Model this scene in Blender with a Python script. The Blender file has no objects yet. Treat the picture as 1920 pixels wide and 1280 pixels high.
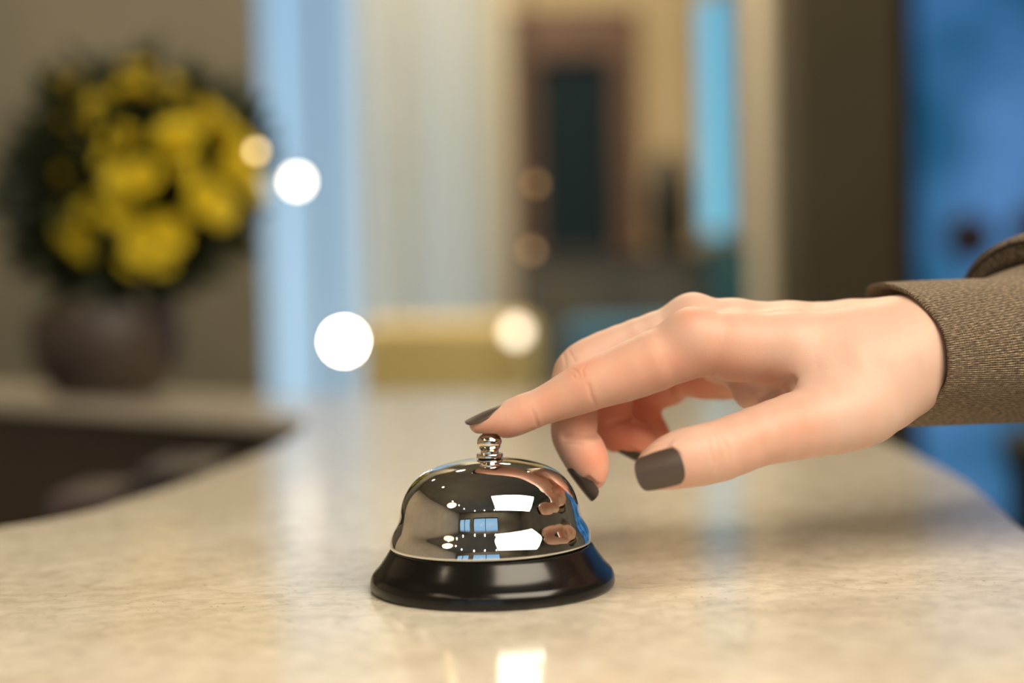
import bpy, bmesh, math, random
import numpy as np
from mathutils import Vector, Matrix

random.seed(7)
rng = np.random.default_rng(7)
SC = bpy.context.scene
COL = SC.collection
TOP = 1.05                      # height of the counter top above the floor
FPX = 50.0 / 36.0 * 1920.0      # focal length in pixels of the 1920 wide frame

# ------------------------------------------------------------------ camera
PITCH, ROLL = math.radians(1.75), math.radians(1.3)
CAM = np.array([0.0086, -0.493, TOP + 0.100])
_F = np.array([0, math.cos(PITCH), -math.sin(PITCH)])
_U0 = np.array([0, math.sin(PITCH), math.cos(PITCH)])
_R0 = np.array([1.0, 0, 0])
_R = _R0 * math.cos(ROLL) - _U0 * math.sin(ROLL)
_U = _R0 * math.sin(ROLL) + _U0 * math.cos(ROLL)
cam_data = bpy.data.cameras.new('camera')
cam_data.lens = 50
cam_data.sensor_width = 36
cam_data.clip_start = 0.01
cam_data.dof.use_dof = True
cam_data.dof.focus_distance = 0.484
cam_data.dof.aperture_fstop = 2.95
cam = bpy.data.objects.new('camera', cam_data)
COL.objects.link(cam)
cam.matrix_world = Matrix(((_R[0], _U[0], -_F[0], CAM[0]), (_R[1], _U[1], -_F[1], CAM[1]),
                           (_R[2], _U[2], -_F[2], CAM[2]), (0, 0, 0, 1)))
SC.camera = cam

SC.view_settings.view_transform = 'Standard'
SC.view_settings.look = 'None'
SC.view_settings.exposure = 0.0
SC.view_settings.gamma = 1.0
SC.cycles.use_denoising = True
SC.cycles.use_adaptive_sampling = False
SC.cycles.max_bounces = 8
SC.cycles.sample_clamp_indirect = 6.0
SC.cycles.caustics_reflective = False
SC.cycles.caustics_refractive = False

SPOTW = 15.0                    # watts of the fill light added at each ceiling spotlight
# ------------------------------------------------------------------ world: evening-blue sky, brighter low down
W = bpy.data.worlds.new('sky'); SC.world = W; W.use_nodes = True
nt = W.node_tree; nt.nodes.clear()
_o = nt.nodes.new('ShaderNodeOutputWorld'); _b = nt.nodes.new('ShaderNodeBackground')
_tc = nt.nodes.new('ShaderNodeTexCoord'); _sx = nt.nodes.new('ShaderNodeSeparateXYZ'); _cr = nt.nodes.new('ShaderNodeValToRGB')
nt.links.new(_tc.outputs['Generated'], _sx.inputs[0]); nt.links.new(_sx.outputs['Z'], _cr.inputs[0])
nt.links.new(_cr.outputs[0], _b.inputs[0]); nt.links.new(_b.outputs[0], _o.inputs[0])
e = _cr.color_ramp.elements
e[0].position = 0.0; e[0].color = (0.50, 0.68, 0.85, 1)
e[1].position = 0.35; e[1].color = (0.30, 0.52, 0.78, 1)
_b.inputs[1].default_value = 1.25

def at(u, v, Y):
    """point of the world plane y = Y seen at photo pixel (u, v)"""
    d = _F + _R * ((u - 960) / FPX) - _U * ((v - 640) / FPX)
    return CAM + d * ((Y - CAM[1]) / d[1])
def px(n, Y):
    """size in metres of n photo pixels at world depth y = Y"""
    return n * (Y - CAM[1]) / FPX

# ------------------------------------------------------------------ helpers
def mat(name, color, rough=0.5, metal=0.0, spec=0.5, **kw):
    m = bpy.data.materials.new(name); m.use_nodes = True
    p = m.node_tree.nodes['Principled BSDF']
    p.inputs['Base Color'].default_value = (*color, 1)
    p.inputs['Roughness'].default_value = rough
    p.inputs['Metallic'].default_value = metal
    p.inputs['Specular IOR Level'].default_value = spec
    for k, v in kw.items():
        p.inputs[k.replace('_', ' ')].default_value = v
    return m
def N(m, t, **kw):
    n = m.node_tree.nodes.new(t)
    for k, v in kw.items(): setattr(n, k, v)
    return n
def L(m, a, b): m.node_tree.links.new(a, b)
def P(m): return m.node_tree.nodes['Principled BSDF']
def emis(name, color, s):
    m = mat(name, color, 0.4); p = P(m)
    p.inputs['Emission Color'].default_value = (*color, 1); p.inputs['Emission Strength'].default_value = s
    return m
def mottled(name, c1, c2, scale, rough=0.6, bump=0.0):
    m = mat(name, c1, rough)
    tc = N(m, 'ShaderNodeTexCoord'); nz = N(m, 'ShaderNodeTexNoise'); r = N(m, 'ShaderNodeValToRGB')
    nz.inputs['Scale'].default_value = scale; nz.inputs['Detail'].default_value = 5
    r.color_ramp.elements[0].color = (*c1, 1); r.color_ramp.elements[1].color = (*c2, 1)
    r.color_ramp.elements[0].position = .3; r.color_ramp.elements[1].position = .7
    L(m, tc.outputs['Object'], nz.inputs['Vector']); L(m, nz.outputs['Fac'], r.inputs[0]); L(m, r.outputs[0], P(m).inputs['Base Color'])
    if bump:
        b = N(m, 'ShaderNodeBump'); b.inputs['Strength'].default_value = bump; b.inputs['Distance'].default_value = 0.002
        L(m, nz.outputs['Fac'], b.inputs['Height']); L(m, b.outputs[0], P(m).inputs['Normal'])
    return m
def glassmat(name, tint, refl=0.06):
    m = bpy.data.materials.new(name); m.use_nodes = True; m.node_tree.nodes.clear()
    o = N(m, 'ShaderNodeOutputMaterial'); t = N(m, 'ShaderNodeBsdfTransparent'); g = N(m, 'ShaderNodeBsdfGlossy'); x = N(m, 'ShaderNodeMixShader')
    t.inputs[0].default_value = (*tint, 1); g.inputs['Roughness'].default_value = 0.03; x.inputs[0].default_value = refl
    L(m, t.outputs[0], x.inputs[1]); L(m, g.outputs[0], x.inputs[2]); L(m, x.outputs[0], o.inputs[0])
    return m

def tag(o, label=None, cat=None, group=None, kind=None):
    if label: o['label'] = label
    if cat: o['category'] = cat
    if group: o['group'] = group
    if kind: o['kind'] = kind
    return o
def empty(name, loc, label, cat, group=None, rz=0):
    o = bpy.data.objects.new(name, None); COL.objects.link(o); o.location = Vector(loc); o.rotation_euler = (0, 0, rz)
    o.empty_display_size = .05
    return tag(o, label, cat, group)
def link(name, me, m, parent=None, smooth=True, world=True):
    o = bpy.data.objects.new(name, me); COL.objects.link(o)
    if m: me.materials.append(m)
    if smooth:
        me.shade_smooth()
    if parent:
        o.parent = parent
        if world:
            M = Matrix.Identity(4); q = parent
            while q: M = q.matrix_basis @ M; q = q.parent
            o.matrix_basis = M.inverted()
    return o
def obj(name, bm, m, parent=None, smooth=False, world=True, auto=None):
    bmesh.ops.recalc_face_normals(bm, faces=bm.faces)
    me = bpy.data.meshes.new(name); bm.to_mesh(me); bm.free()
    o = link(name, me, m, parent, smooth or auto is not None, world)
    if auto is not None: me.set_sharp_from_angle(angle=math.radians(auto))
    return o
def structure(o): o['kind'] = 'structure'; return o
def box(bm, x0, x1, y0, y1, z0, z1, bev=0.0):
    r = bmesh.ops.create_cube(bm, size=1)
    vs = r['verts']
    for v in vs:
        v.co = Vector(((x0 + x1) / 2 + v.co.x * (x1 - x0), (y0 + y1) / 2 + v.co.y * (y1 - y0), (z0 + z1) / 2 + v.co.z * (z1 - z0)))
    if bev:
        es = list({e for v in vs for e in v.link_edges})
        bmesh.ops.bevel(bm, geom=es, offset=bev, segments=3, affect='EDGES', profile=.5)
    return bm
def boxes(*bs, bev=0.0):
    bm = bmesh.new()
    for b in bs: box(bm, *b, bev=bev)
    return bm
def lathe(prof, n=96, c=(0, 0, 0), bm=None):
    bm = bm or bmesh.new(); rings = []
    for r, z in prof:
        if r < 1e-6: rings.append([bm.verts.new((c[0], c[1], c[2] + z))])
        else: rings.append([bm.verts.new((c[0] + r * math.cos(2 * math.pi * k / n), c[1] + r * math.sin(2 * math.pi * k / n), c[2] + z)) for k in range(n)])
    for a, b in zip(rings, rings[1:]):
        for k in range(n):
            k2 = (k + 1) % n
            f = [a[k % len(a)], a[k2 % len(a)], b[k2 % len(b)], b[k % len(b)]]
            f = list(dict.fromkeys(f))
            if len(f) > 2: bm.faces.new(f)
    return bm
def tube(bm, pts, r, n=10):
    pts = [Vector(p) for p in pts]; rings = []
    for i, p in enumerate(pts):
        d = (pts[min(i + 1, len(pts) - 1)] - pts[max(i - 1, 0)]).normalized()
        a = d.orthogonal().normalized(); b = d.cross(a)
        if i and rings:
            a = (prev_a - d * prev_a.dot(d)).normalized(); b = d.cross(a)
        prev_a = a
        rr = r[i] if isinstance(r, (list, tuple)) else r
        rings.append([bm.verts.new(p + (a * math.cos(2 * math.pi * k / n) + b * math.sin(2 * math.pi * k / n)) * rr) for k in range(n)])
    for q, s in zip(rings, rings[1:]):
        for k in range(n): bm.faces.new((q[k], q[(k + 1) % n], s[(k + 1) % n], s[k]))
    bm.faces.new(rings[0][::-1]); bm.faces.new(rings[-1])
    return bm
def prism(pts, z0, z1, bev=0.0):
    bm = bmesh.new()
    f = bm.faces.new([bm.verts.new((x, y, z0)) for x, y in pts])
    r = bmesh.ops.extrude_face_region(bm, geom=[f])
    for v in r['geom']:
        if isinstance(v, bmesh.types.BMVert): v.co.z = z1
    if bev:
        es = [e for e in bm.edges if abs(e.verts[0].co.z - e.verts[1].co.z) < 1e-6]
        bmesh.ops.bevel(bm, geom=es, offset=bev, segments=3, affect='EDGES', profile=.5)
    bmesh.ops.triangulate(bm, faces=[f for f in bm.faces if len(f.verts) > 4])
    return bm
def sphere(bm, c, r, n=24, sq=1.0):
    res = bmesh.ops.create_uvsphere(bm, u_segments=n, v_segments=n // 2, radius=r)
    for v in res['verts']: v.co = Vector((v.co.x, v.co.y, v.co.z * sq)) + Vector(c)
    return bm

# ------------------------------------------------------------------ materials
WARM = (1.0, 0.80, 0.56)
M = {}
M['wall'] = mottled('olive grey plaster', (.15, .145, .115), (.20, .19, .145), 3, .8)
M['wall_cream'] = mottled('cream plaster', (.60, .50, .30), (.68, .57, .36), 3, .8)
M['wall_dim'] = mottled('taupe plaster', (.26, .24, .19), (.34, .31, .25), 2, .8)
M['ceiling'] = mottled('grey ceiling', (.30, .28, .24), (.38, .35, .30), 2, .8)
M['floor'] = mottled('dark stone floor', (.05, .06, .06), (.10, .10, .09), 4, .3)
M['wood'] = mottled('red brown wood', (.10, .05, .028), (.15, .075, .04), 9, .4)
M['dark_wood'] = mottled('dark brown wood', (.020, .014, .011), (.035, .024, .018), 8, .45)
M['pier'] = mottled('dark olive paint', (.075, .060, .030), (.095, .075, .040), 2, .7)
M['post'] = mottled('pale stone', (.82, .76, .60), (.88, .82, .66), 4, .7)
M['wall_light'] = mottled('pale cream plaster', (.62, .53, .42), (.70, .61, .48), 2, .8)
M['frame'] = mat('dark grey metal', (.05, .05, .05), .4)
M['chrome'] = mat('polished chrome', (.88, .88, .88), .025, 1.0)
M['nickel'] = mat('polished nickel', (.86, .76, .66), .06, 1.0)
M['black'] = mat('black enamel', (.006, .0055, .005), .19, 0, .4)
M['rubber'] = mat('black rubber', (.01, .01, .01), .7)
M['cord'] = mat('black cable', (.01, .01, .01), .6)
M['brass'] = mat('brass', (.75, .55, .25), .3, 1.0)
M['glass_clear'] = glassmat('clear glass', (.88, .91, .91))
M['glass_pale'] = glassmat('pale blue glass', (.62, .96, .99))
M['glass_blue'] = glassmat('blue tinted glass', (.38, .58, .70))
_m = M['glass_blue']; _tc = N(_m, 'ShaderNodeTexCoord'); _n = N(_m, 'ShaderNodeTexNoise'); _r = N(_m, 'ShaderNodeValToRGB')
_n.inputs['Scale'].default_value = 2.6; _n.inputs['Detail'].default_value = 2
_r.color_ramp.elements[0].position = .36; _r.color_ramp.elements[0].color = (.14, .34, .42, 1)
_r.color_ramp.elements[1].position = .62; _r.color_ramp.elements[1].color = (.42, .56, .72, 1)
L(_m, _tc.outputs['Object'], _n.inputs['Vector']); L(_m, _n.outputs['Fac'], _r.inputs[0])
L(_m, _r.outputs[0], [q for q in _m.node_tree.nodes if q.type == 'BSDF_TRANSPARENT'][0].inputs[0])
M['glass_dark'] = mat('dark teal panel', (.007, .022, .033), .7, 0, .2)
M['yellow_cloth'] = mottled('mustard upholstery', (.80, .64, .26), (.88, .72, .32), 20, .8)
M['leaf'] = mottled('dark green leaves', (.014, .020, .006), (.035, .045, .012), 30, .6)
M['petal'] = mottled('yellow petals', (.82, .64, .025), (.90, .74, .045), 60, .6)
M['pot'] = mottled('brown glazed clay', (.045, .032, .026), (.07, .048, .036), 12, .5)

# marble
m = M['marble'] = mat('cream marble', (.70, .62, .50), .12)
tc = N(m, 'ShaderNodeTexCoord'); mp = N(m, 'ShaderNodeMapping'); mp.inputs['Scale'].default_value = (1, 1.25, 1)
L(m, tc.outputs['Object'], mp.inputs[0])
def noise(m, vec, scale, detail=4, dist=0.0, rough=.5):
    n = N(m, 'ShaderNodeTexNoise'); n.inputs['Scale'].default_value = scale; n.inputs['Detail'].default_value = detail
    n.inputs['Distortion'].default_value = dist; n.inputs['Roughness'].default_value = rough
    L(m, vec, n.inputs['Vector']); return n.outputs['Fac']
def ramp(m, fac, stops):
    r = N(m, 'ShaderNodeValToRGB'); el = r.color_ramp.elements
    for i, (p, c) in enumerate(stops):
        if i < 2: x = el[i]; x.position = p
        else: x = el.new(p)
        x.color = (*c, 1) if len(c) == 3 else c
    L(m, fac, r.inputs[0]); return r.outputs[0]
def mix(m, fac, a, b, mode='MIX'):
    x = N(m, 'ShaderNodeMix', data_type='RGBA', blend_type=mode)
    if isinstance(fac, float): x.inputs[0].default_value = fac
    else: L(m, fac, x.inputs[0])
    for s, i in ((a, 6), (b, 7)):
        if isinstance(s, tuple): x.inputs[i].default_value = (*s, 1)
        else: L(m, s, x.inputs[i])
    return x.outputs[2]
v = mp.outputs[0]
base = ramp(m, noise(m, v, 26, 6, .4), [(.30, (.67, .605, .49)), (.50, (.75, .69, .58)), (.72, (.80, .75, .66))])
cl = ramp(m, noise(m, v, 120, 6, .6, .6), [(.40, (0, 0, 0)), (.72, (1, 1, 1))])
base = mix(m, cl, base, mix(m, .55, base, (.38, .33, .25)))
sp = ramp(m, noise(m, v, 420, 3, .2), [(.655, (0, 0, 0)), (.70, (1, 1, 1))])
pat = ramp(m, noise(m, v, 45, 3), [(.42, (.1, .1, .1)), (.62, (1, 1, 1))])
spk = mix(m, 1.0, sp, pat, 'MULTIPLY')
base = mix(m, spk, base, (.20, .15, .10))
L(m, base, P(m).inputs['Base Color'])
P(m).inputs['Roughness'].default_value = .14
P(m).inputs['Specular IOR Level'].default_value = .32

# ------------------------------------------------------------------ large ceiling panel lamp: the key light
M['lamp_glow'] = emis('lit opal diffuser', (1.0, .87, .68), 11.0)
LP = Vector((0.70, -0.92, TOP + 1.12))
t = empty('panel_lamp', (LP.x, LP.y, LP.z), 'wide glowing rectangular panel lamp hanging over the near end of the counter', 'lamp')
pl = boxes((-.62, .70, -.48, .46, -.004, .0)); o = obj('diffuser', pl, M['lamp_glow'], t, world=False)
ptilt = Matrix.Rotation(math.radians(14), 4, 'Z') @ Matrix.Rotation(math.radians(34), 4, 'X') @ Matrix.Rotation(math.radians(16), 4, 'Y')
o.matrix_basis = ptilt
o = obj('frame', boxes((-.64, .72, -.50, .48, .0005, .03), (-.64, -.6205, -.50, .48, -.01, .03), (.7005, .72, -.50, .48, -.01, .03), (-.64, .72, -.50, -.4805, -.01, .03), (-.64, .72, .4605, .48, -.01, .03)), M['frame'], t, world=False)
o.matrix_basis = ptilt
for sx in (-.5, .5):
    for sy in (-.3, .3):
        p = ptilt @ Vector((sx, sy, .03))
        obj('cable', tube(bmesh.new(), [p, (p.x, p.y, 3.2 - LP.z)], .002, 8), M['cord'], t, world=False)

# ------------------------------------------------------------------ room shell
XL, XR, YF, YB, H = -3.2, 3.4, -3.9, 5.6, 3.2
XPW = .0086 + 3.493 * 728 / FPX + .02
ROOM = [(XL - .2, YF - .2), (XR + .2, YF - .2), (XR + .2, 3.14), (XPW + .1, 3.14), (XPW + .1, YB + .2), (XL - .2, YB + .2)]
structure(obj('floor', prism(ROOM, -.1, 0), M['floor']))
structure(obj('ceiling', prism(ROOM, H, H + .1), M['ceiling']))
structure(obj('wall_left', boxes((XL - .15, XL, YF - .15, YB + .15, 0, H)), M['wall_light']))
structure(obj('wall_right', boxes((XR, XR + .15, YF - .15, 3.14, 0, H)), M['wall_dim']))

def zat(v, u, Y): return at(u, v, Y)[2]
def xat(u, v, Y): return at(u, v, Y)[0]
def wall_with_holes(name, y0, y1, x0, x1, holes, m, z1=H):
    bs = []; x = x0
    for hx0, hx1, hz0, hz1 in sorted(holes):
        bs.append((x, hx0, y0, y1, 0, z1))
        if hz0 > 0: bs.append((hx0, hx1, y0, y1, 0, hz0))
        if hz1 < z1: bs.append((hx0, hx1, y0, y1, hz1, z1))
        x = hx1
    bs.append((x, x1, y0, y1, 0, z1))
    return structure(obj(name, boxes(*bs), m))
def window(name, x0, x1, y, z0, z1, glass, nx=1, nz=1, fw=.04, fm=None):
    fm = fm or M['frame']
    bs = [(x0, x0 + fw, y - .03, y + .03, z0, z1), (x1 - fw, x1, y - .03, y + .03, z0, z1), (x0, x1, y - .03, y + .03, z0, z0 + fw), (x0, x1, y - .03, y + .03, z1 - fw, z1)]
    for i in range(1, nx):
        xx = x0 + (x1 - x0) * i / nx; bs.append((xx - fw / 2, xx + fw / 2, y - .025, y + .025, z0, z1))
    for i in range(1, nz):
        zz = z0 + (z1 - z0) * i / nz; bs.append((x0, x1, y - .02, y + .02, zz - fw / 2, zz + fw / 2))
    f = structure(obj(name, boxes(*bs), fm))
    obj('pane', boxes((x0 + fw * .5, x1 - fw * .5, y - .003, y + .003, z0 + fw * .5, z1 - fw * .5)), glass, f)
    return f

# back wall: tall curtained window, wooden door, narrow arched window
bx = lambda u: xat(u, 300, YB)
w1 = (bx(470), bx(985), .05, 2.75)
w2 = (bx(1311), bx(1424), zat(445, 1366, YB), zat(-30, 1366, YB))
d1 = (bx(960), bx(1200), 0, zat(20, 1090, YB))
w1 = (bx(440), bx(925), .05, 2.75)
XP = xat(1688, 300, 3.0)
wall_with_holes('wall_back', YB, YB + .15, XL, XPW + .1, [w1, d1, w2], M['wall_cream'])
window('window_1', w1[0], w1[1], YB + .06, w1[2], w1[3], M['glass_clear'], 3, 1)
# arched narrow window: the arch is filled by spandrels
f = window('window_2', w2[0], w2[1], YB + .06, w2[2], w2[3], M['glass_pale'], 1, 1, .02)
cx2, rr2 = (w2[0] + w2[1]) / 2, (w2[1] - w2[0]) / 2
zc = w2[3] - rr2 - .02
bm = bmesh.new()
for s in (-1, 1):
    arc = [(cx2 + s * rr2 * math.cos(a), zc + rr2 * math.sin(a)) for a in np.linspace(0, math.pi / 2, 12)]
    pts = arc + [(cx2, w2[3]), (cx2 + s * rr2, w2[3])]
    fr = [bm.verts.new((x, YB - .001, z)) for x, z in pts]; bk = [bm.verts.new((x, YB + .02, z)) for x, z in pts]
    bm.faces.new(fr); bm.faces.new(bk[::-1])
    for i in range(len(pts)): bm.faces.new((fr[i], fr[(i + 1) % len(pts)], bk[(i + 1) % len(pts)], bk[i]))
structure(obj('trim_1', bm, M['wall_cream']))
# door
dw = .11
dr = structure(obj('door_1', boxes((d1[0], d1[0] + dw, YB - .04, YB + .06, 0, d1[3]), (d1[1] - dw, d1[1], YB - .04, YB + .06, 0, d1[3]), (d1[0] + dw, d1[1] - dw, YB - .04, YB + .06, d1[3] - .2, d1[3]), (d1[0] + dw, d1[1] - dw, YB - .02, YB + .05, 0, .9)), M['wood']))
obj('pane', boxes((d1[0] + dw, d1[1] - dw, YB, YB + .012, .9, d1[3] - .2)), M['glass_dark'], dr)
obj('handle', tube(bmesh.new(), [(d1[1] - dw * .5, YB - .04, 1.0), (d1[1] - dw * .5, YB - .09, 1.0), (d1[1] - dw * .5 - .1, YB - .09, 1.0)], .009), M['brass'], dr)

# olive partition wall at the left, in front of the back wall
YP = 3.4
structure(obj('wall_partition', boxes((XL, xat(478, 300, YP), YP, YP + .14, 0, H)), M['wall']))
# pale stone post, dark olive pier and the blue glazed wall at the right
YQ = 3.3
structure(obj('trim_2', boxes((xat(1420, 300, YQ), xat(1486, 300, YQ), YQ, YQ + .12, 0, H)), M['post']))
YR = 2.9
structure(obj('trim_3', boxes((xat(1490, 300, YR), xat(1688, 300, YR), YR, YR + .3, 0, H)), M['pier']))
YG = 3.0
gx0, gx1 = xat(1688, 300, YG) + .0, XR
window('window_3', gx0, gx1, YG + .1, .03, H - .02, M['glass_blue'], 3, 1, .03, M['pier'])
structure(obj('wall_right_return', boxes((XP - .02, XP + .10, YR + .301, YB - .001, 0, H - .001)), M['wall_dim']))
# the glazed wall opens on the outdoors: the right end of the room stops at it
bpy.data.objects['wall_right_return'].name = 'trim_4'

# wall behind the camera with three wide blue windows
hs = []
for x0, x1 in ((-3.05, -1.75), (-1.45, .75)): hs.append((x0, x1, .55, 2.45))
wall_with_holes('wall_front', YF - .15, YF, XL, XR, hs, M['wall_dim'])
for i, h in enumerate(hs): window('window_%d' % (4 + i), h[0], h[1], YF - .07, h[2], h[3], M['glass_clear'], 2, 1, .05)

# ------------------------------------------------------------------ reception counter
edge = [(.17, -.9), (.18, -.3), (.197, -.1), (.208, 0), (.217, .09), (.226, .142), (.240, .232), (.247, .325), (.252, .433), (.254, .93), (.24, 1.0), (.20, 1.035), (-.25, 1.06),
        (-.68, 1.43), (-1.3, 1.98), (-1.5, 1.75), (-1.2, 1.74), (-.584, 1.153), (-.212, .79), (-.178, .735), (-.163, .67), (-.157, .60), (-.157, .537), (-.159, .484),
        (-.171, .365), (-.183, .282), (-.203, .205), (-.227, .162), (-.275, .118), (-.36, .07), (-.5, .02), (-.8, -.05), (-1.3, -.10), (-1.3, -.9)]
def offset(pts, d):
    out = []; n = len(pts)
    for i in range(n):
        p0, p1, p2 = (np.array(pts[j % n]) for j in (i - 1, i, i + 1))
        a = (p1 - p0) / np.linalg.norm(p1 - p0); b = (p2 - p1) / np.linalg.norm(p2 - p1)
        nrm = np.array([-(a + b)[1], (a + b)[0]]); nrm /= np.linalg.norm(nrm)
        k = max(.5, float(np.dot(nrm, [-a[1], a[0]])))
        out.append(tuple(p1 + nrm * d / k))
    return out
def spline_closed(pts, sub=6):
    P_ = np.array(pts); n = len(P_); out = []
    for i in range(n):
        p0, p1, p2, p3 = P_[(i - 1) % n], P_[i], P_[(i + 1) % n], P_[(i + 2) % n]
        if np.linalg.norm(p2 - p1) > .3 or i in (0, 12, 14, 15, n - 1, n - 2): out.append(tuple(p1)); continue
        for k in range(sub):
            t_ = k / sub
            q = .5 * ((2 * p1) + (-p0 + p2) * t_ + (2 * p0 - 5 * p1 + 4 * p2 - p3) * t_ ** 2 + (-p0 + 3 * p1 - 3 * p2 + p3) * t_ ** 3)
            out.append(tuple(q))
    return out
ctr = empty('reception_counter', (0, 0, 0), 'long curved reception counter with pale speckled marble top over dark wood', 'counter')
o = obj('countertop', prism(spline_closed(edge), TOP - .015, TOP, .002), M['marble'], ctr)
obj('cabinet', prism(offset(edge, .028), 0.0, TOP - .0155), M['dark_wood'], ctr)

# things stored on an open ledge inside the hollow of the counter
SH = TOP - .20
sh = empty('storage_shelf', (-.62, .62, 0), 'dark low storage shelf in the hollow of the counter below the marble', 'shelf')
obj('board', boxes((-.98, -.27, .26, .70, SH - .02, SH)), M['dark_wood'], sh)
for x0 in (-.98, -.29): obj('side_panel', boxes((x0, x0 + .02, .26, .70, 0, SH - .0205)), M['dark_wood'], sh)
def shelf_box(u0, u1, v0, Y, m, label, cat, name, h):
    x0, x1 = xat(u0, v0, Y), xat(u1, v0, Y)
    o = obj(name, boxes((x0, x1, Y, Y + .10, SH, SH + h), bev=.002), m)
    return tag(o, label, cat)
shelf_box(85, 195, 900, .50, mottled('mauve card', (.045, .028, .026), (.06, .038, .036), 20, .7), 'dull mauve carton on the dark shelf inside the counter hollow', 'box', 'carton', .168)
for k, (u0, c, lb) in enumerate(((255, (.028, .023, .022), 'dark grey binder on the hollow shelf, next to the mauve carton'), (300, (.045, .034, .030), 'taupe binder standing in the middle of the binders on the hollow shelf'), (345, (.055, .045, .030), 'olive brown binder on the hollow shelf, closest to the counter corner'))):
    o = shelf_box(u0, u0 + 34, 860, .52, mat('binder card %d' % k, c, .6), lb, 'binder', 'ring_binder', .184)
    o['group'] = 'binders on the hollow shelf'

# ------------------------------------------------------------------ call bell
bell = empty('call_bell', (0, 0, TOP), 'chrome domed call bell on a black round base under the pointing finger', 'bell')
mmv = lambda pr: [(a / 1000, b / 1000) for a, b in pr]
def smooth_profile(pts, sub=5):
    out = []; n = len(pts); Q = np.array(pts, float)
    for i in range(n - 1):
        p0, p1, p2, p3 = Q[max(i - 1, 0)], Q[i], Q[i + 1], Q[min(i + 2, n - 1)]
        for k in range(sub):
            t_ = k / sub
            out.append(tuple(.5 * ((2 * p1) + (-p0 + p2) * t_ + (2 * p0 - 5 * p1 + 4 * p2 - p3) * t_ ** 2 + (-p0 + 3 * p1 - 3 * p2 + p3) * t_ ** 3)))
    out.append(tuple(Q[-1])); return out
basep = [(0, 0)] + [(41.0, 0)] + smooth_profile([(41.9, .25), (42.4, 1.0), (42.5, 2.2), (42.3, 3.8), (41.6, 5.3), (40.6, 6.4), (39.2, 8.0), (37.6, 10.3), (36.1, 12.6), (35.0, 14.1), (33.6, 14.9), (31, 15.1)], 4) + [(0, 15.1)]
obj('base', lathe(mmv(basep), 160), M['black'], bell, world=False, auto=50)
o = obj('foot_ring', lathe(mmv([(40.7, -.0), (40.7, .02), (38, .02), (38, 0)]), 96), M['rubber'], bell, world=False)
bpy.data.objects.remove(o)
domeo = [(34.55, 15.0), (35.05, 15.15), (35.15, 15.7), (35.0, 16.6), (34.55, 18.2), (33.75, 20.0), (32.6, 22.0), (31.9, 23.7), (31.45, 25.6), (31.0, 28.0), (30.2, 30.8), (28.9, 33.6), (26.9, 36.4), (24.2, 38.9), (21.0, 40.8), (17.2, 42.2), (13.0, 43.3), (8.5, 44.1), (4.5, 44.45)]
dome = smooth_profile(domeo, 6) + [(0, 44.5), (0, 43.5)] + [(8.5, 43.1), (17, 41.3), (24, 37.8), (28.2, 33.2), (30.2, 28), (31, 23.7), (33, 19.5), (34.1, 15.6)]
o = obj('dome', lathe(mmv(dome), 192), M['chrome'], bell, world=False, auto=70)
tilt = Matrix.Translation((0, 0, .015)) @ Matrix.Rotation(math.radians(-.75), 4, 'Y') @ Matrix.Translation((0, 0, -.015))
o.matrix_basis = Matrix.Translation((-.0003, 0, 0)) @ tilt
plg = [(0, 44.7), (4.3, 44.7), (4.55, 44.85), (4.6, 45.05), (4.6, 45.95), (4.35, 46.25), (3.3, 46.3), (3.1, 46.5), (3.1, 47.0)]
for a in np.linspace(math.radians(-46), math.radians(61), 26): plg.append((4.3 * math.cos(a), 50.0 + 3.7 * math.sin(a)))
plg += [(1.2, 53.3), (0, 53.3)]
obj('plunger', lathe(mmv(plg), 72), M['nickel'], bell, world=False, auto=40)
obj('washer', lathe(mmv([(3.4, 44.0), (4.0, 44.0), (4.0, 44.88), (3.4, 44.88), (3.4, 44.0)]), 48), M['rubber'], bell, world=False)

# ------------------------------------------------------------------ hand
def K(u, v, Ymm, rpx):
    Y = Ymm / 1000
    p = at(u, v, Y); return np.array([p[0], p[1], p[2] - TOP]) * 1000, px(rpx, Y) * 1000
def seg(Pq, a, ra, b, rb):
    ab = b - a; t_ = np.clip(((Pq - a) @ ab) / float(ab @ ab), 0, 1)[:, None]
    return np.linalg.norm(Pq - (a + t_ * ab), axis=1) - (ra + t_[:, 0] * (rb - ra))
def smin(a, b, k):
    h = np.clip(.5 + .5 * (b - a) / k, 0, 1)
    return b + (a - b) * h - k * h * (1 - h)
def chain(Pq, keys, k=1.2, pad=12.0):
    lo_ = np.min([p - r for p, r in keys], 0) - pad; hi_ = np.max([p + r for p, r in keys], 0) + pad
    m_ = ((Pq > lo_) & (Pq < hi_)).all(1)
    if not m_.all():
        D = np.full(len(Pq), 40.0)
        if m_.any(): D[m_] = chain(Pq[m_], keys, k, pad)
        return D
    D = None
    for (a, ra), (b, rb) in zip(keys, keys[1:]):
        d = seg(Pq, a, ra, b, rb)
        D = d if D is None else smin(D, d, k)
    return D
def keys(*q):
    out = [K(*a) for a in q]
    P_ = np.array([np.r_[p, r] for p, r in out]); n = len(P_); res = []
    for i in range(n - 1):                      # spline the bones so that the finger bends softly
        p0, p1, p2, p3 = P_[max(i - 1, 0)], P_[i], P_[i + 1], P_[min(i + 2, n - 1)]
        for s in (0, .5):
            res.append(.5 * ((2 * p1) + (-p0 + p2) * s + (2 * p0 - 5 * p1 + 4 * p2 - p3) * s ** 2 + (-p0 + 3 * p1 - 3 * p2 + p3) * s ** 3))
    res.append(P_[-1])
    return [(q_[:3], q_[3]) for q_ in res]

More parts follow.
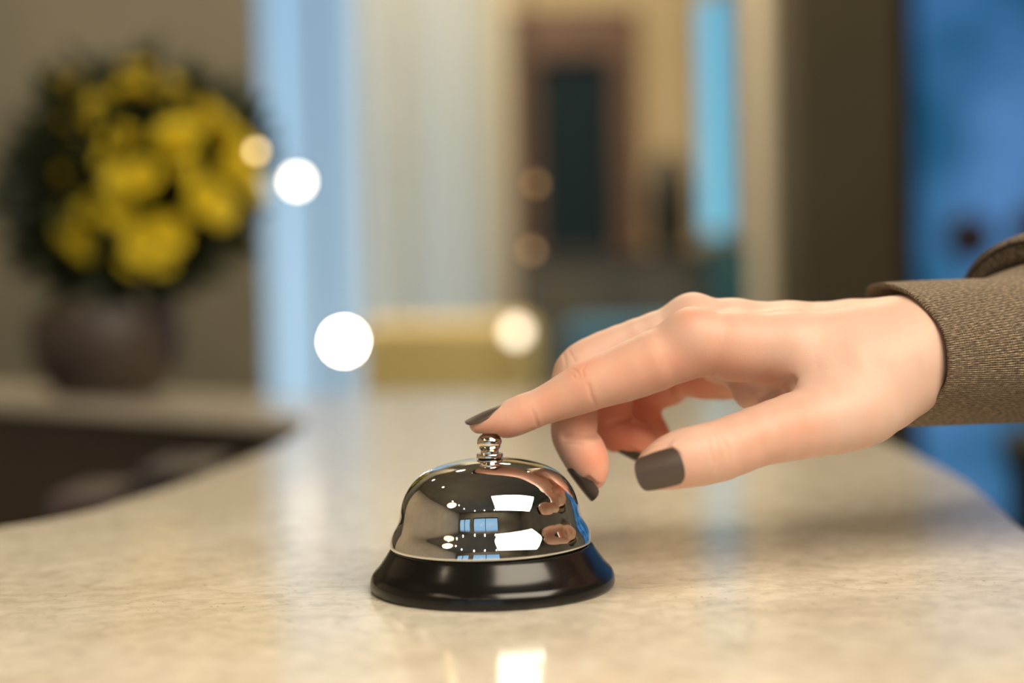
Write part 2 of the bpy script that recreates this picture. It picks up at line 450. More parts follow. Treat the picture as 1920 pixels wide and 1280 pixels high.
F_index = keys((898.5, 793, 0, 19.5), (922, 790, 0, 24.5), (952, 787, 0, 32), (983, 774, 0, 33.5), (1008, 765, 0, 32.5), (1050, 747, 0, 38), (1087, 730, 0, 44), (1113, 719, 0, 46), (1165, 701, 1, 52), (1225, 677, 1, 56), (1300, 645, 2, 58))
F_middle = keys((1110, 893, 8, 25), (1105, 872, 9, 35.5), (1092, 845, 10, 41), (1074, 817, 13, 37.5), (1077, 792, 14, 42), (1075, 745, 16, 42), (1084, 700, 18, 45), (1113, 675, 19, 43), (1165, 652, 20, 42), (1230, 629, 20, 43), (1300, 603, 20, 46))
F_ring = keys((1214, 834, 31, 22), (1196, 826, 31, 30), (1172, 816, 32, 34), (1150, 806, 33, 36), (1146, 778, 34, 36), (1150, 725, 36, 38), (1175, 695, 37, 38), (1235, 660, 38, 40), (1300, 618, 38, 44))
F_little = keys((1236, 815, 48, 19), (1225, 805, 49, 25), (1211, 790, 50, 29), (1208, 765, 51, 30), (1215, 740, 52, 31), (1254, 722, 53, 37), (1312, 655, 54, 40))
F_thumb = keys((1229, 879, -34, 37), (1252, 869, -33, 47), (1290, 857, -31, 54), (1345, 846, -28, 56), (1420, 818, -24, 55), (1490, 799, -19, 62), (1560, 782, -12, 69), (1622, 762, -6, 71), (1685, 722, 2, 66))
PALM = [keys((1530, 714, -4, 46), (1600, 702, -4, 58), (1690, 690, 1, 72)),
        keys((1300, 642, 2, 58), (1480, 655, 4, 68), (1700, 658, 9, 88)),
        keys((1300, 604, 20, 46), (1480, 628, 21, 60), (1700, 640, 24, 80)),
        keys((1300, 618, 38, 44), (1480, 632, 38, 56), (1700, 645, 37, 76)),
        keys((1312, 648, 54, 39), (1480, 650, 51, 50), (1700, 662, 46, 64)),
        keys((1345, 690, 46, 44), (1480, 700, 46, 54), (1660, 700, 40, 64)),
        keys((1350, 665, 24, 52), (1480, 690, 26, 60), (1660, 690, 28, 70)),
        keys((1690, 656, 12, 90), (1800, 652, 26, 96), (1960, 630, 52, 112), (2120, 600, 85, 125)),
        keys((1700, 660, 34, 76), (1800, 650, 46, 82), (1960, 628, 70, 98), (2120, 598, 100, 110))]
WEB = [keys((1288, 706, 44, 36), (1345, 702, 44, 43)), keys((1406, 737, 15, 29), (1470, 745, 15, 36), (1540, 745, 10, 46))]

NAILS = {}
def nail(name, base, tip, nrm, width, Rc, lc, cut=.30, end=.11):
    b = K(*base, 1)[0]; t_ = K(*tip, 1)[0]
    ax = t_ - b; Ln = np.linalg.norm(ax); ax /= Ln
    n_ = np.array(nrm, float); n_ -= ax * (n_ @ ax); n_ /= np.linalg.norm(n_)
    NAILS[name] = dict(b=b, ax=ax, n=n_, s=np.cross(n_, ax), L=Ln, W=width, R=Rc, lc=lc, cut=cut, end=end)
nail('index', (940, 758, 0), (870, 787, 0), (-.38, .10, .92), 8.8, 5.4, 1.4, .95, .30)
nail('middle', (1064.5, 879, 7.8), (1110, 940, 7.2), (-.70, -.48, -.50), 9.0, 5.4, 1.1, .90, .30)
nail('ring', (1158, 847, 31), (1207, 872, 30), (-.40, -.22, -.87), 9.0, 5.4, 1.0, .60, .25)
nail('little', (1207, 830, 49), (1246, 842, 48), (-.2, -.05, -.95), 7.6, 4.8, .8)
nail('thumb', (1281, 868, -42.4), (1192, 892, -41.2), (-.05, -.95, .20), 12.0, 8.2, 1.2, .30, .22)
def corner(x, p=2.5):
    x = np.clip(np.abs(x), 0, 1); return 1 - (1 - x ** p) ** (1 / p)
def nail_h(q, s, a):
    s = np.clip(np.abs(s), 0, q['R'] * .98)
    return -(q['R'] - np.sqrt(q['R'] ** 2 - s ** 2)) - q['lc'] * (np.clip(a / q['L'], 0, 1.3) - .35) ** 2
CREASES = []      # (3-D polyline on the skin, depth mm, width mm)

def sdf(Pq, detail=True):
    D = None
    for kx in PALM:
        d = chain(Pq, kx, 3); D = d if D is None else smin(D, d, 8)
    for kx in WEB: D = smin(D, chain(Pq, kx, 2), 7)
    out = None
    for F_, k in ((F_index, 4), (F_middle, 4), (F_ring, 4), (F_little, 4), (F_thumb, 7)):
        d = smin(D, chain(Pq, F_, 1.5), k)
        out = d if out is None else smin(out, d, .5)
    # knuckles and tendons on the back of the hand
    for c, r in ((K(1300, 628, -1, 50), 1), (K(1298, 598, 20, 44), 1)):
        out = smin(out, np.linalg.norm(Pq - c[0], axis=1) - c[1], 4)
    for q in NAILS.values():       # the skin stays below the nail plates
        r = Pq - q['b']; a = r @ q['ax']; s = r @ q['s']; h = r @ q['n']
        hh = np.clip(h - nail_h(q, s, a), 0, 3) * .8
        reg = np.maximum.reduce([(np.abs(s) - q['W'] / 2 - .05 - hh) * .8, (q['cut'] * q['W'] * corner(s / q['W'] * 2) - a + .1 - hh) * .7, a - q['L'] - 4, nail_h(q, s, a) - .28 - h, h - 6])
        h_ = np.clip(.5 - .5 * (out + reg) / .9, 0, 1)
        out = out * (1 - h_) + (-reg) * h_ + .9 * h_ * (1 - h_)
    if detail:
        kz = np.maximum.reduce([np.linalg.norm(Pq[:, :2] - [0, 0], axis=1) - 4.6, np.abs(Pq[:, 2] - 50.0) - 3.36])
        out = np.maximum(out, -kz)
    if detail and CREASES:
        near = np.abs(out) < 3
        if near.any():
            Pn = Pq[near]; add = np.zeros(len(Pn))
            for poly, dep, wid in CREASES:
                dm = np.full(len(Pn), 1e9)
                for a, b in zip(poly, poly[1:]):
                    ab = b - a; t_ = np.clip(((Pn - a) @ ab) / max(float(ab @ ab), 1e-9), 0, 1)[:, None]
                    dm = np.minimum(dm, np.linalg.norm(Pn - (a + t_ * ab), axis=1))
                add = np.maximum(add, dep * np.exp(-(dm / wid) ** 2)) if dep > 0 else add + dep * np.exp(-(dm / wid) ** 2)
            out = out.copy(); out[near] += add
    return out
def grad(Pq, f=sdf, h=.15):
    g = np.stack([f(Pq + np.eye(3)[i] * h) - f(Pq - np.eye(3)[i] * h) for i in range(3)], 1)
    return g / (np.linalg.norm(g, axis=1, keepdims=True) + 1e-9)
def project(Pq, it=2, f=sdf):
    Pq = Pq.copy()
    for _ in range(it):
        d = f(Pq)[:, None]; Pq -= np.clip(d, -1.0, 1.0) * grad(Pq, f)
    return Pq
def crease(pts, dep=.35, wid=.55, Y0=-60):
    """pts: photo pixels of a skin fold on the side towards the viewer"""
    P_ = []
    sm = lambda q: sdf(q, False)
    dense = []
    for (u0, v0), (u1, v1) in zip(pts, pts[1:]):
        n_ = max(2, int(math.hypot(u1 - u0, v1 - v0) / 3))
        dense += [(u0 + (u1 - u0) * k_ / n_, v0 + (v1 - v0) * k_ / n_) for k_ in range(n_)]
    pts = dense + [pts[-1]]
    for u, v in pts:                     # walk from the viewer's side on to the skin
        lo = None
        Ys = np.arange(Y0, 40, .5); Q = np.array([K(u, v, y, 1)[0] for y in Ys]); d = sm(Q)
        i = int(np.argmax(d < 0)) if (d < 0).any() else int(np.argmin(d))
        P_.append(Q[i])
    P_ = project(np.array(P_), 3, sm)
    CREASES.append((P_, dep, wid))
crease([(1002, 777), (1004, 789), (1009, 799)], .35, .6)
crease([(997, 768), (1000, 776)], .2, .5)
crease([(1103, 722), (1108, 742), (1118, 762)], .35, .7)
crease([(1075, 692), (1084, 699), (1088, 707), (1080, 711), (1075, 705)], .22, .5)
crease([(1098, 684), (1092, 694), (1094, 706)], .22, .5)
crease([(1326, 822), (1330, 842), (1338, 866)], .22, .55)
crease([(1348, 816), (1362, 836), (1365, 862)], .22, .55)
crease([(1338, 812), (1345, 835), (1350, 858), (1344, 880)], .16, .5)
crease([(1056, 662), (1061, 676), (1062, 690)], .2, .5)
crease([(1066, 656), (1073, 668), (1078, 678)], .2, .5)
crease([(1060, 817), (1082, 813), (1114, 813)], 2.2, 1.5)
crease([(1434, 747), (1446, 736), (1462, 724), (1485, 713)], 1.3, 1.6)
crease([(1058, 831), (1090, 833)], .22, .5)
crease([(1142, 796), (1160, 789), (1180, 787)], .9, 1.0)
crease([(1340, 702), (1348, 716), (1356, 726)], .5, 1.4)

def surface_nets(D, org, h):
    s = D < 0; nx, ny, nz = D.shape
    cx, cy, cz = nx - 1, ny - 1, nz - 1
    cnt = np.zeros((cx, cy, cz), np.int16); acc = np.zeros((cx, cy, cz, 3))
    corners = [(i, j, k) for i in (0, 1) for j in (0, 1) for k in (0, 1)]
    for a in corners:
        for ax in range(3):
            if a[ax]: continue
            b = list(a); b[ax] = 1
            A = D[a[0]:a[0] + cx, a[1]:a[1] + cy, a[2]:a[2] + cz]; B = D[b[0]:b[0] + cx, b[1]:b[1] + cy, b[2]:b[2] + cz]
            m_ = (A < 0) != (B < 0)
            idx = np.nonzero(m_)
            t_ = A[idx] / (A[idx] - B[idx])
            p = np.array(a, float)[None, :].repeat(len(t_), 0); p[:, ax] = t_
            cnt[idx] += 1; acc[idx] += p
    cells = np.nonzero(cnt); vid = -np.ones((cx, cy, cz), int); vid[cells] = np.arange(len(cells[0]))
    V = (acc[cells] / cnt[cells][:, None] + np.stack(cells, 1)) * h + org
    F_ = []
    for ax in range(3):
        sl0 = [slice(None)] * 3; sl1 = [slice(None)] * 3; sl0[ax] = slice(0, -1); sl1[ax] = slice(1, None)
        a, b = s[tuple(sl0)], s[tuple(sl1)]
        ch = np.stack(np.nonzero(a != b), 1)
        o1, o2 = [(1, 2), (2, 0), (0, 1)][ax]
        ch = ch[(ch[:, o1] > 0) & (ch[:, o2] > 0) & (ch[:, o1] < D.shape[o1] - 1) & (ch[:, o2] < D.shape[o2] - 1)]
        def g(d1, d2):
            q = ch.copy(); q[:, o1] -= d1; q[:, o2] -= d2; return vid[q[:, 0], q[:, 1], q[:, 2]]
        quad = np.stack([g(1, 1), g(0, 1), g(0, 0), g(1, 0)], 1)
        flip = b[ch[:, 0], ch[:, 1], ch[:, 2]]
        quad[flip] = quad[flip][:, ::-1]
        F_.append(quad)
    return V, np.concatenate(F_)
def subdivide(V, Fq):
    n = len(V); E = np.concatenate([np.sort(Fq[:, [i, (i + 1) % 4]], 1) for i in range(4)])
    key = E[:, 0] * n + E[:, 1]; uk, inv = np.unique(key, return_inverse=True)
    ev = (V[uk // n] + V[uk % n]) / 2; inv = inv.reshape(4, -1) + n
    fc = V[Fq].mean(1); fi = np.arange(len(Fq)) + n + len(ev)
    F2 = np.concatenate([np.stack([Fq[:, i], inv[i], fi, inv[i - 1]], 1) for i in range(4)])
    return np.concatenate([V, ev, fc]), F2

allk = [k for f_ in ([F_index, F_middle, F_ring, F_little, F_thumb] + PALM) for k in f_]
lo = np.min([p - r for p, r in allk], 0) - 3; hi = np.max([p + r for p, r in allk], 0) + 3
hi[0] = min(hi[0], 232)
hg = .85
nn = np.ceil((hi - lo) / hg).astype(int) + 1
# coarse pass, then fine values only near the skin
hc = 4.0; nc = np.ceil((hi - lo) / hc).astype(int) + 2
gc = np.stack(np.meshgrid(*[lo[i] + hc * np.arange(nc[i]) for i in range(3)], indexing='ij'), -1).reshape(-1, 3)
Dc = sdf(gc, False).reshape(nc)
ii = np.stack(np.meshgrid(*[np.arange(nn[i]) for i in range(3)], indexing='ij'), -1).reshape(-1, 3)
ci = np.minimum(np.rint(ii * hg / hc).astype(int), nc - 1)
Dg = Dc[ci[:, 0], ci[:, 1], ci[:, 2]].copy()
nearm = np.abs(Dg) < 9
Dg[nearm] = sdf(lo + ii[nearm] * hg, False)
V, Fq = surface_nets(Dg.reshape(nn), lo, hg)
V = project(V, 2, lambda q: sdf(q, False))
V, Fq = subdivide(V, Fq)
V = project(V, 2)
me = bpy.data.meshes.new('person')
me.vertices.add(len(V)); me.vertices.foreach_set('co', ((V / 1000) + [0, 0, TOP]).ravel())
me.loops.add(len(Fq) * 4); me.loops.foreach_set('vertex_index', Fq.ravel().astype(np.int32))
me.polygons.add(len(Fq)); me.polygons.foreach_set('loop_start', np.arange(len(Fq), dtype=np.int32) * 4)
me.update(calc_edges=True); me.validate()
bm = bmesh.new(); bm.from_mesh(me)
def nail_zone(Q, pad):
    z_ = np.zeros(len(Q), bool)
    for q in NAILS.values():
        d_ = Q - q['b']; a = d_ @ q['ax']; s_ = np.abs(d_ @ q['s']); h_ = d_ @ q['n']
        z_ |= (a > -pad) & (a < q['L'] + pad) & (s_ < q['W'] / 2 + pad) & (h_ > -5 - pad) & (h_ < 3)
    return z_
for pad in (1.6, 1.0):
    Q = np.array([v_.co for v_ in bm.verts]) * 1000 - [0, 0, TOP * 1000]
    zn = nail_zone(Q, pad); bm.verts.index_update(); bm.edges.index_update()
    es = [e_ for e_ in bm.edges if zn[e_.verts[0].index] and zn[e_.verts[1].index]]
    n0 = len(bm.verts)
    bmesh.ops.subdivide_edges(bm, edges=es, cuts=1, use_grid_fill=True)
    bm.verts.index_update()
    vs_ = [v_ for v_ in bm.verts if v_.index >= n0]
    Q = project(np.array([v_.co for v_ in vs_]) * 1000 - [0, 0, TOP * 1000], 2)
    for v_, c_ in zip(vs_, Q / 1000 + [0, 0, TOP]): v_.co = c_
bm.to_mesh(me); bm.free()
V = np.array([v_.co for v_ in me.vertices]) * 1000 - [0, 0, TOP * 1000]
print('HAND VERTS', len(V))
# natural flush of the skin over joints, pads and web
red = np.zeros(len(V))
for u, v, y, r, w in ((920, 795, -3, 9, .45), (980, 780, -4, 10, .4), (1040, 755, -5, 10, .42), (1090, 735, -6, 11, .42), (1160, 710, -8, 13, .38), (1420, 830, -32, 13, .25), (1290, 865, -36, 10, .3), (950, 805, -3, 7, .55), (1000, 785, -3, 8, .2), (1095, 700, -3, 9, .55), (1110, 745, -5, 8, .35), (1300, 590, -5, 9, .45), (1240, 690, -6, 16, .4), (1350, 690, 0, 18, .45), (1440, 715, -2, 9, .5),
                      (1495, 790, -30, 10, .4), (1345, 845, -38, 8, .25), (1110, 860, 5, 8, .75), (1125, 890, 5, 7, .6), (1090, 790, 12, 14, .5), (1170, 810, 30, 22, 1.0), (1215, 780, 48, 22, 1.0), (1290, 720, 40, 20, .8),
                      (1235, 850, -36, 8, .3), (1270, 900, -40, 6, .35), (1070, 670, 15, 10, .2), (1270, 690, -6, 12, .3)):
    c = K(u, v, y, 1)[0]; red = np.maximum(red, w * np.exp(-(np.linalg.norm(V - c, axis=1) / r) ** 2))
at_ = me.attributes.new('flush', 'FLOAT', 'POINT'); at_.data.foreach_set('value', red.astype(np.float32))

m = M['skin'] = mat('fair skin', (.80, .52, .37), .48, 0, .35)
tc = N(m, 'ShaderNodeTexCoord'); an = N(m, 'ShaderNodeAttribute', attribute_name='flush')
mott = noise(m, tc.outputs['Object'], 90, 4)
mr = ramp(m, mott, [(.35, (0, 0, 0)), (.75, (.14, .14, .14))])
addn = N(m, 'ShaderNodeMath', operation='ADD', use_clamp=True); L(m, an.outputs['Fac'], addn.inputs[0]); L(m, mr, addn.inputs[1])
colr = mix(m, addn.outputs[0], (.60, .42, .34), (.64, .225, .14))
L(m, colr, P(m).inputs['Base Color'])
P(m).inputs['Subsurface Weight'].default_value = .35
P(m).inputs['Subsurface Radius'].default_value = (1.0, .35, .18)
P(m).inputs['Subsurface Scale'].default_value = .004
vo = N(m, 'ShaderNodeTexVoronoi', feature='DISTANCE_TO_EDGE'); vo.inputs['Scale'].default_value = 1500
L(m, tc.outputs['Object'], vo.inputs['Vector'])
nb = noise(m, tc.outputs['Object'], 500, 4)
ad = N(m, 'ShaderNodeMath', operation='ADD'); L(m, vo.outputs['Distance'], ad.inputs[0]); L(m, nb, ad.inputs[1])
b = N(m, 'ShaderNodeBump'); b.inputs['Strength'].default_value = .08; b.inputs['Distance'].default_value = .0005
L(m, ad.outputs[0], b.inputs['Height']); L(m, b.outputs[0], P(m).inputs['Normal'])
hand = link('person', me, M['skin'])
tag(hand, 'right hand of a person in a brown-grey knit sleeve pressing the bell with the index finger', 'person')
hand['label'] = 'right hand in a brown-grey knit sleeve, index finger pressing the bell'

M['polish'] = mat('matt dark brown nail polish', (.060, .040, .030), .36, 0, .6)
def nail_mesh(q):
    bm = bmesh.new(); ns, na = 28, 26
    lay = []
    for off in (0.12, -.8):
        g = []
        for i in range(na + 1):
            row = []
            for j in range(ns + 1):
                s = math.sin(math.pi / 2 * (-1 + 2 * j / ns)); t_ = i / na
                a0 = q['cut'] * float(corner(s)) * q['W']; a1 = max(a0 + .2, q['L'] - q['end'] * q['W'] * float(corner(s, 2.2)))
                if t_ > .0: pass
                a = a0 + (a1 - a0) * t_
                ss = s * q['W'] / 2 * (1 - .10 * t_ ** 3)
                h = float(nail_h(q, np.array([ss]), np.array([a]))[0])
                p = q['b'] + q['ax'] * a + q['s'] * ss + q['n'] * (h + off)
                row.append(bm.verts.new(Vector((p[0] / 1000, p[1] / 1000, p[2] / 1000 + TOP))))
            g.append(row)
        lay.append(g)
    for g, fl in ((lay[0], 0), (lay[1], 1)):
        for i in range(na):
            for j in range(ns):
                f = (g[i][j], g[i][j + 1], g[i + 1][j + 1], g[i + 1][j]); bm.faces.new(f[::-1] if fl else f)
    A, B = lay
    rim = [(i, 0) for i in range(na + 1)] + [(na, j) for j in range(1, ns + 1)] + [(i, ns) for i in range(na - 1, -1, -1)] + [(0, j) for j in range(ns - 1, 0, -1)]
    for k in range(len(rim)):
        a, b_ = rim[k], rim[(k + 1) % len(rim)]
        bm.faces.new((A[a[0]][a[1]], A[b_[0]][b_[1]], B[b_[0]][b_[1]], B[a[0]][a[1]]))
    return bm
for nm, q in NAILS.items():
    o = obj('fingernail', nail_mesh(q), M['polish'], hand, auto=50)
    o['label'] = 'dark brown painted nail of the %s' % ('thumb' if nm == 'thumb' else nm + ' finger')

# ------------------------------------------------------------------ sleeve
m = M['knit'] = mat('brown grey heather knit', (.12, .09, .065), .95, 0, .1)
P(m).inputs['Sheen Weight'].default_value = .35
P(m).inputs['Sheen Roughness'].default_value = .5
P(m).inputs['Sheen Tint'].default_value = (.7, .6, .5, 1)
uv = N(m, 'ShaderNodeUVMap'); sep = N(m, 'ShaderNodeSeparateXYZ'); L(m, uv.outputs[0], sep.inputs[0])
def mathn(m, op, a, b=None):
    n = N(m, 'ShaderNodeMath', operation=op)
    for i, s in enumerate((a, b)):
        if s is None: continue
        if isinstance(s, (int, float)): n.inputs[i].default_value = s
        else: L(m, s, n.inputs[i])
    return n.outputs[0]
# u: mm around the arm, v: mm along it
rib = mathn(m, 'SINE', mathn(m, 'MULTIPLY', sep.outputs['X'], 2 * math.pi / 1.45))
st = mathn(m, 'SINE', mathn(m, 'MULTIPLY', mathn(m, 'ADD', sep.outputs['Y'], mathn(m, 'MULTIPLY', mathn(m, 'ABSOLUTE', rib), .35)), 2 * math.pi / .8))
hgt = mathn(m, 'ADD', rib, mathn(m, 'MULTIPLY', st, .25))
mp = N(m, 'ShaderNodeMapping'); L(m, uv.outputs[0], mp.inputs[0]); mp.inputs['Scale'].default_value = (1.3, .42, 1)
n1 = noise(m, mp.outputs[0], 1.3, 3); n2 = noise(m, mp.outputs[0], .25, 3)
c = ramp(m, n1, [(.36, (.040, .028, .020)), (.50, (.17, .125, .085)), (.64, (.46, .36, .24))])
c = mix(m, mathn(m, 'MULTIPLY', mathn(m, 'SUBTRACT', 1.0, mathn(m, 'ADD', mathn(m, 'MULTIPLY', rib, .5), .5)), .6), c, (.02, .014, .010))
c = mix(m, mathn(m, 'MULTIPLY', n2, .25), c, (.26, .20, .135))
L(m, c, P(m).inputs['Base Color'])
b = N(m, 'ShaderNodeBump'); b.inputs['Strength'].default_value = .7; b.inputs['Distance'].default_value = .0004
L(m, hgt, b.inputs['Height']); L(m, b.outputs[0], P(m).inputs['Normal'])

def closed_ring(pts, n):
    """pts: list of 3-D points (mm) around the arm, splined to n points"""
    Q = np.array(pts); k = len(Q); out = []
    for i in range(n):
        x = i / n * k; j = int(x); s = x - j
        p0, p1, p2, p3 = Q[(j - 1) % k], Q[j % k], Q[(j + 1) % k], Q[(j + 2) % k]
        out.append(.5 * ((2 * p1) + (-p0 + p2) * s + (2 * p0 - 5 * p1 + 4 * p2 - p3) * s ** 2 + (-p0 + 3 * p1 - 3 * p2 + p3) * s ** 3))
    return np.array(out)
def loft(name, rings, m, parent, wrinkle=0.0):
    n = len(rings[0]); bm = bmesh.new(); uvl = bm.loops.layers.uv.new('UVMap')
    vr = [[bm.verts.new(Vector((p[0] / 1000, p[1] / 1000, p[2] / 1000 + TOP))) for p in r] for r in rings]
    vpos = [0]
    for a, b_ in zip(rings, rings[1:]): vpos.append(vpos[-1] + float(np.linalg.norm(a - b_, axis=1).mean()))
    per = 230.0
    for i in range(len(rings) - 1):
        for k in range(n):
            k2 = (k + 1) % n
            f = bm.faces.new((vr[i][k], vr[i][k2], vr[i + 1][k2], vr[i + 1][k]))
            uvs = ((k / n * per, vpos[i]), ((k + 1) / n * per, vpos[i]), ((k + 1) / n * per, vpos[i + 1]), (k / n * per, vpos[i + 1]))
            for l, w in zip(f.loops, uvs): l[uvl].uv = w
    me_ = bpy.data.meshes.new(name); bmesh.ops.recalc_face_normals(bm, faces=bm.faces); bm.to_mesh(me_); bm.free()
    return link(name, me_, m, parent)
kp = lambda u, v, Y: K(u, v, Y, 1)[0]
# the opening of the cuff: towards the viewer, up, away, down
rim = [kp(1782, 675, -12), kp(1766, 610, -8), kp(1708, 548, 4), kp(1646, 530, 30), kp(1624, 558, 58), kp(1655, 660, 66), kp(1672, 755, 52), kp(1694, 800, 28), kp(1722, 776, 4), kp(1772, 730, -9)]
r0 = closed_ring(rim, 144)
cen0 = r0.mean(0)
AX = np.array([.945, .27, .18]); AX /= np.linalg.norm(AX)
def section(center, ry, rz, tiltx, n=144, ph0=None):
    out = []
    side = np.cross([0, 0, 1], AX); side /= np.linalg.norm(side); up = np.cross(AX, side)
    for k in range(n):
        a = 2 * math.pi * k / n
        out.append(center - side * -1 * 0 + (-side) * -math.cos(a) * ry * -1 * 1 + up * math.sin(a) * rz)
    return np.array(out)
side = np.cross([0, 0, 1], AX); side /= np.linalg.norm(side)   # points away from the viewer
upv = np.cross(AX, side)
def sec(c, ry, rz, shear=0.0, lump=0.0, seed=0):
    a = 2 * math.pi * np.arange(144) / 144
    q = c + (-side)[None] * (np.cos(a) * ry)[:, None] + upv[None] * (np.sin(a) * rz)[:, None] + AX[None] * (np.where(np.cos(a) > 0, 1.0, .25) * np.cos(a) * shear)[:, None]
    if lump:
        rr = lump * (np.sin(a * 3 + seed) + .6 * np.sin(a * 5 + 2 * seed))
        q = q + (q - c) / np.linalg.norm(q - c, axis=1, keepdims=True) * rr[:, None]
    return q
C1 = kp(1890, 655, 36)
s1 = sec(C1, 36, 27.5, 8, .5, 1); s2 = sec(C1 + AX * 22, 38, 29.5, 8, .6, 2)
def blendring(a, b_, t_): return a * (1 - t_) + b_ * t_
cen = r0.mean(0)
def inset(r, d): c_ = r.mean(0); v_ = r - c_; return c_ + v_ * (1 - d / np.linalg.norm(v_, axis=1, keepdims=True))
inner = [inset(blendring(r0, s1, .35), 3.2), inset(blendring(r0, s1, .10), 2.8), inset(blendring(r0, s1, .0), 2.0)]
lipc = blendring(r0, s1, -.012)
rings = inner + [inset(lipc, .9), inset(blendring(r0, s1, -.004), .1), blendring(r0, s1, .02)]
for t_ in (.06, .12, .2, .3, .4, .5, .6, .7, .8, .9, 1.0):
    q = blendring(r0, s1, t_); c_ = q.mean(0); v_ = q - c_
    q = c_ + v_ * (1 + .02 * math.sin(t_ * math.pi))
    rings.append(q)
rings += [s2, sec(C1 + AX * 44, 39, 31, 8, .5, 2.5), sec(C1 + AX * 66, 40, 32, 8, .4, 2.8), sec(C1 + AX * 90, 41, 33, 8, .4, 3)]
cuffm = loft('cuff', rings, M['knit'], hand)
cuffm['label'] = 'ribbed brown-grey knit cuff'
# sleeve proper, overhanging the cuff at the back and top
def tube_sec(c, ry, rz, shear, up=0, seed=0, lump=.8): return sec(c + upv * up, ry, rz, shear, lump, seed)
B0 = C1 + AX * 18 - upv * 2
sl = [tube_sec(B0 + AX * 14, 36, 28, 44, 2, 0, 0), tube_sec(B0 + AX * 1, 38, 30, 44, 3, 0, .1), tube_sec(B0 - AX * 1.5, 40, 34, 44, 4.5, 0, .1), tube_sec(B0 - AX * 1.2, 42, 36, 44, 5.6, 0, .1), tube_sec(B0 + AX * 3, 43.5, 37.0, 44, 6.0, .3, .2),
      tube_sec(B0 + AX * 12, 44.5, 37.4, 42, 6.0, .8, .4), tube_sec(B0 + AX * 30, 47, 39.5, 34, 6.3, 1.4, 1.0), tube_sec(B0 + AX * 80, 53, 47, 14, 6, 2.2, 2), tube_sec(B0 + AX * 130, 57, 51, 0, 4, 3, 2.2), tube_sec(B0 + AX * 190, 59, 54, 0, 2, 4, 2.2), tube_sec(B0 + AX * 260, 61, 57, 0, 0, 5, 2)]
fine = []
Rg = sl
for i in range(len(Rg) - 1):
    p0, p1, p2, p3 = Rg[max(i - 1, 0)], Rg[i], Rg[i + 1], Rg[min(i + 2, len(Rg) - 1)]
    for s in (0, .33, .67): fine.append(.5 * ((2 * p1) + (-p0 + p2) * s + (2 * p0 - 5 * p1 + 4 * p2 - p3) * s ** 2 + (-p0 + 3 * p1 - 3 * p2 + p3) * s ** 3))
fine.append(Rg[-1])
fine += [tube_sec(B0 + AX * 266, 55, 51, 0), tube_sec(B0 + AX * 269, 35, 32, 0), tube_sec(B0 + AX * 270, 1, 1, 0, lump=0)]
M['fleece'] = M['knit'].copy(); M['fleece'].name = 'brown grey heather fleece'
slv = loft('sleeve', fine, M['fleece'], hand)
slv['label'] = 'brown-grey heather sweatshirt sleeve'
# stitched seam running round the sleeve end
sm_ = [fine[7][k] for k in range(0, 144, 2)]; sm_ = [Vector((p[0] / 1000, p[1] / 1000, p[2] / 1000 + TOP)) for p in sm_]
bm = bmesh.new(); tube(bm, sm_ + [sm_[0]], .0006, 6)
obj('seam', bm, mat('dark seam thread', (.012, .009, .007), .9), slv)

# ------------------------------------------------------------------ flower arrangement on the wing of the counter
YPL = 1.12
fc = at(265, 330, YPL); pb = at(170, 700, YPL)
zb = TOP
fl = empty('flower_arrangement', (fc[0] - .03, YPL, TOP), 'round bunch of yellow flowers with dark leaves in a brown pot on the counter wing', 'flowers')
pcx = fc[0] - .045
obj('pot', lathe([(0, 0), (.055, 0), (.06, .004), (.078, .03), (.086, .06), (.084, .085), (.078, .10), (.072, .10), (.078, .085), (.076, .08), (0, .075)], 48, (pcx, YPL, TOP)), M['pot'], fl, auto=50)
bm = bmesh.new()
def leaf(bm, base, d, Ln, w):
    d = Vector(d).normalized(); s = d.cross(Vector((random.uniform(-1, 1), random.uniform(-1, 1), random.uniform(-1, 1)))).normalized(); n_ = d.cross(s)
    pr = []
    for t_, ww in ((0, .1), (.3, .8), (.55, 1), (.8, .6), (1, .05)):
        c = Vector(base) + d * Ln * t_ - n_ * Ln * .25 * t_ * t_
        pr.append((bm.verts.new(c - s * w * ww + n_ * w * .2), bm.verts.new(c), bm.verts.new(c + s * w * ww + n_ * w * .2)))
    for a, b_ in zip(pr, pr[1:]):
        bm.faces.new((a[0], a[1], b_[1], b_[0])); bm.faces.new((a[1], a[2], b_[2], b_[1]))
RX, RY, RZ = px(228, YPL), .14, px(225, YPL)
gc_ = Vector((fc[0], YPL, fc[2] - px(18, YPL)))
for k in range(1100):
    v_ = Vector(rng.normal(size=3)).normalized(); r_ = random.uniform(.35, .97)
    p = gc_ + Vector((v_.x * RX * r_, v_.y * RY * r_, v_.z * RZ * r_))
    if v_.z < -.1: p.x -= .015
    leaf(bm, p - v_ * .02, v_ + Vector((0, 0, .3)), random.uniform(.04, .07), random.uniform(.010, .017))
obj('foliage', bm, M['leaf'], fl)
bm = bmesh.new()
for k in range(26):
    a = random.uniform(0, 6.28); r_ = random.uniform(0, .05)
    p0 = Vector((pcx + r_ * math.cos(a) * .6, YPL + r_ * math.sin(a) * .6, TOP + .11)); v_ = Vector(rng.normal(size=3)).normalized()
    p1 = gc_ + Vector((v_.x * RX * .6, v_.y * RY * .6, abs(v_.z) * RZ * .5))
    tube(bm, [p0, (p0 + p1) / 2 + Vector((0, 0, .01)), p1], .0022, 6)
obj('stems', bm, M['leaf'], fl)['kind'] = 'stuff'
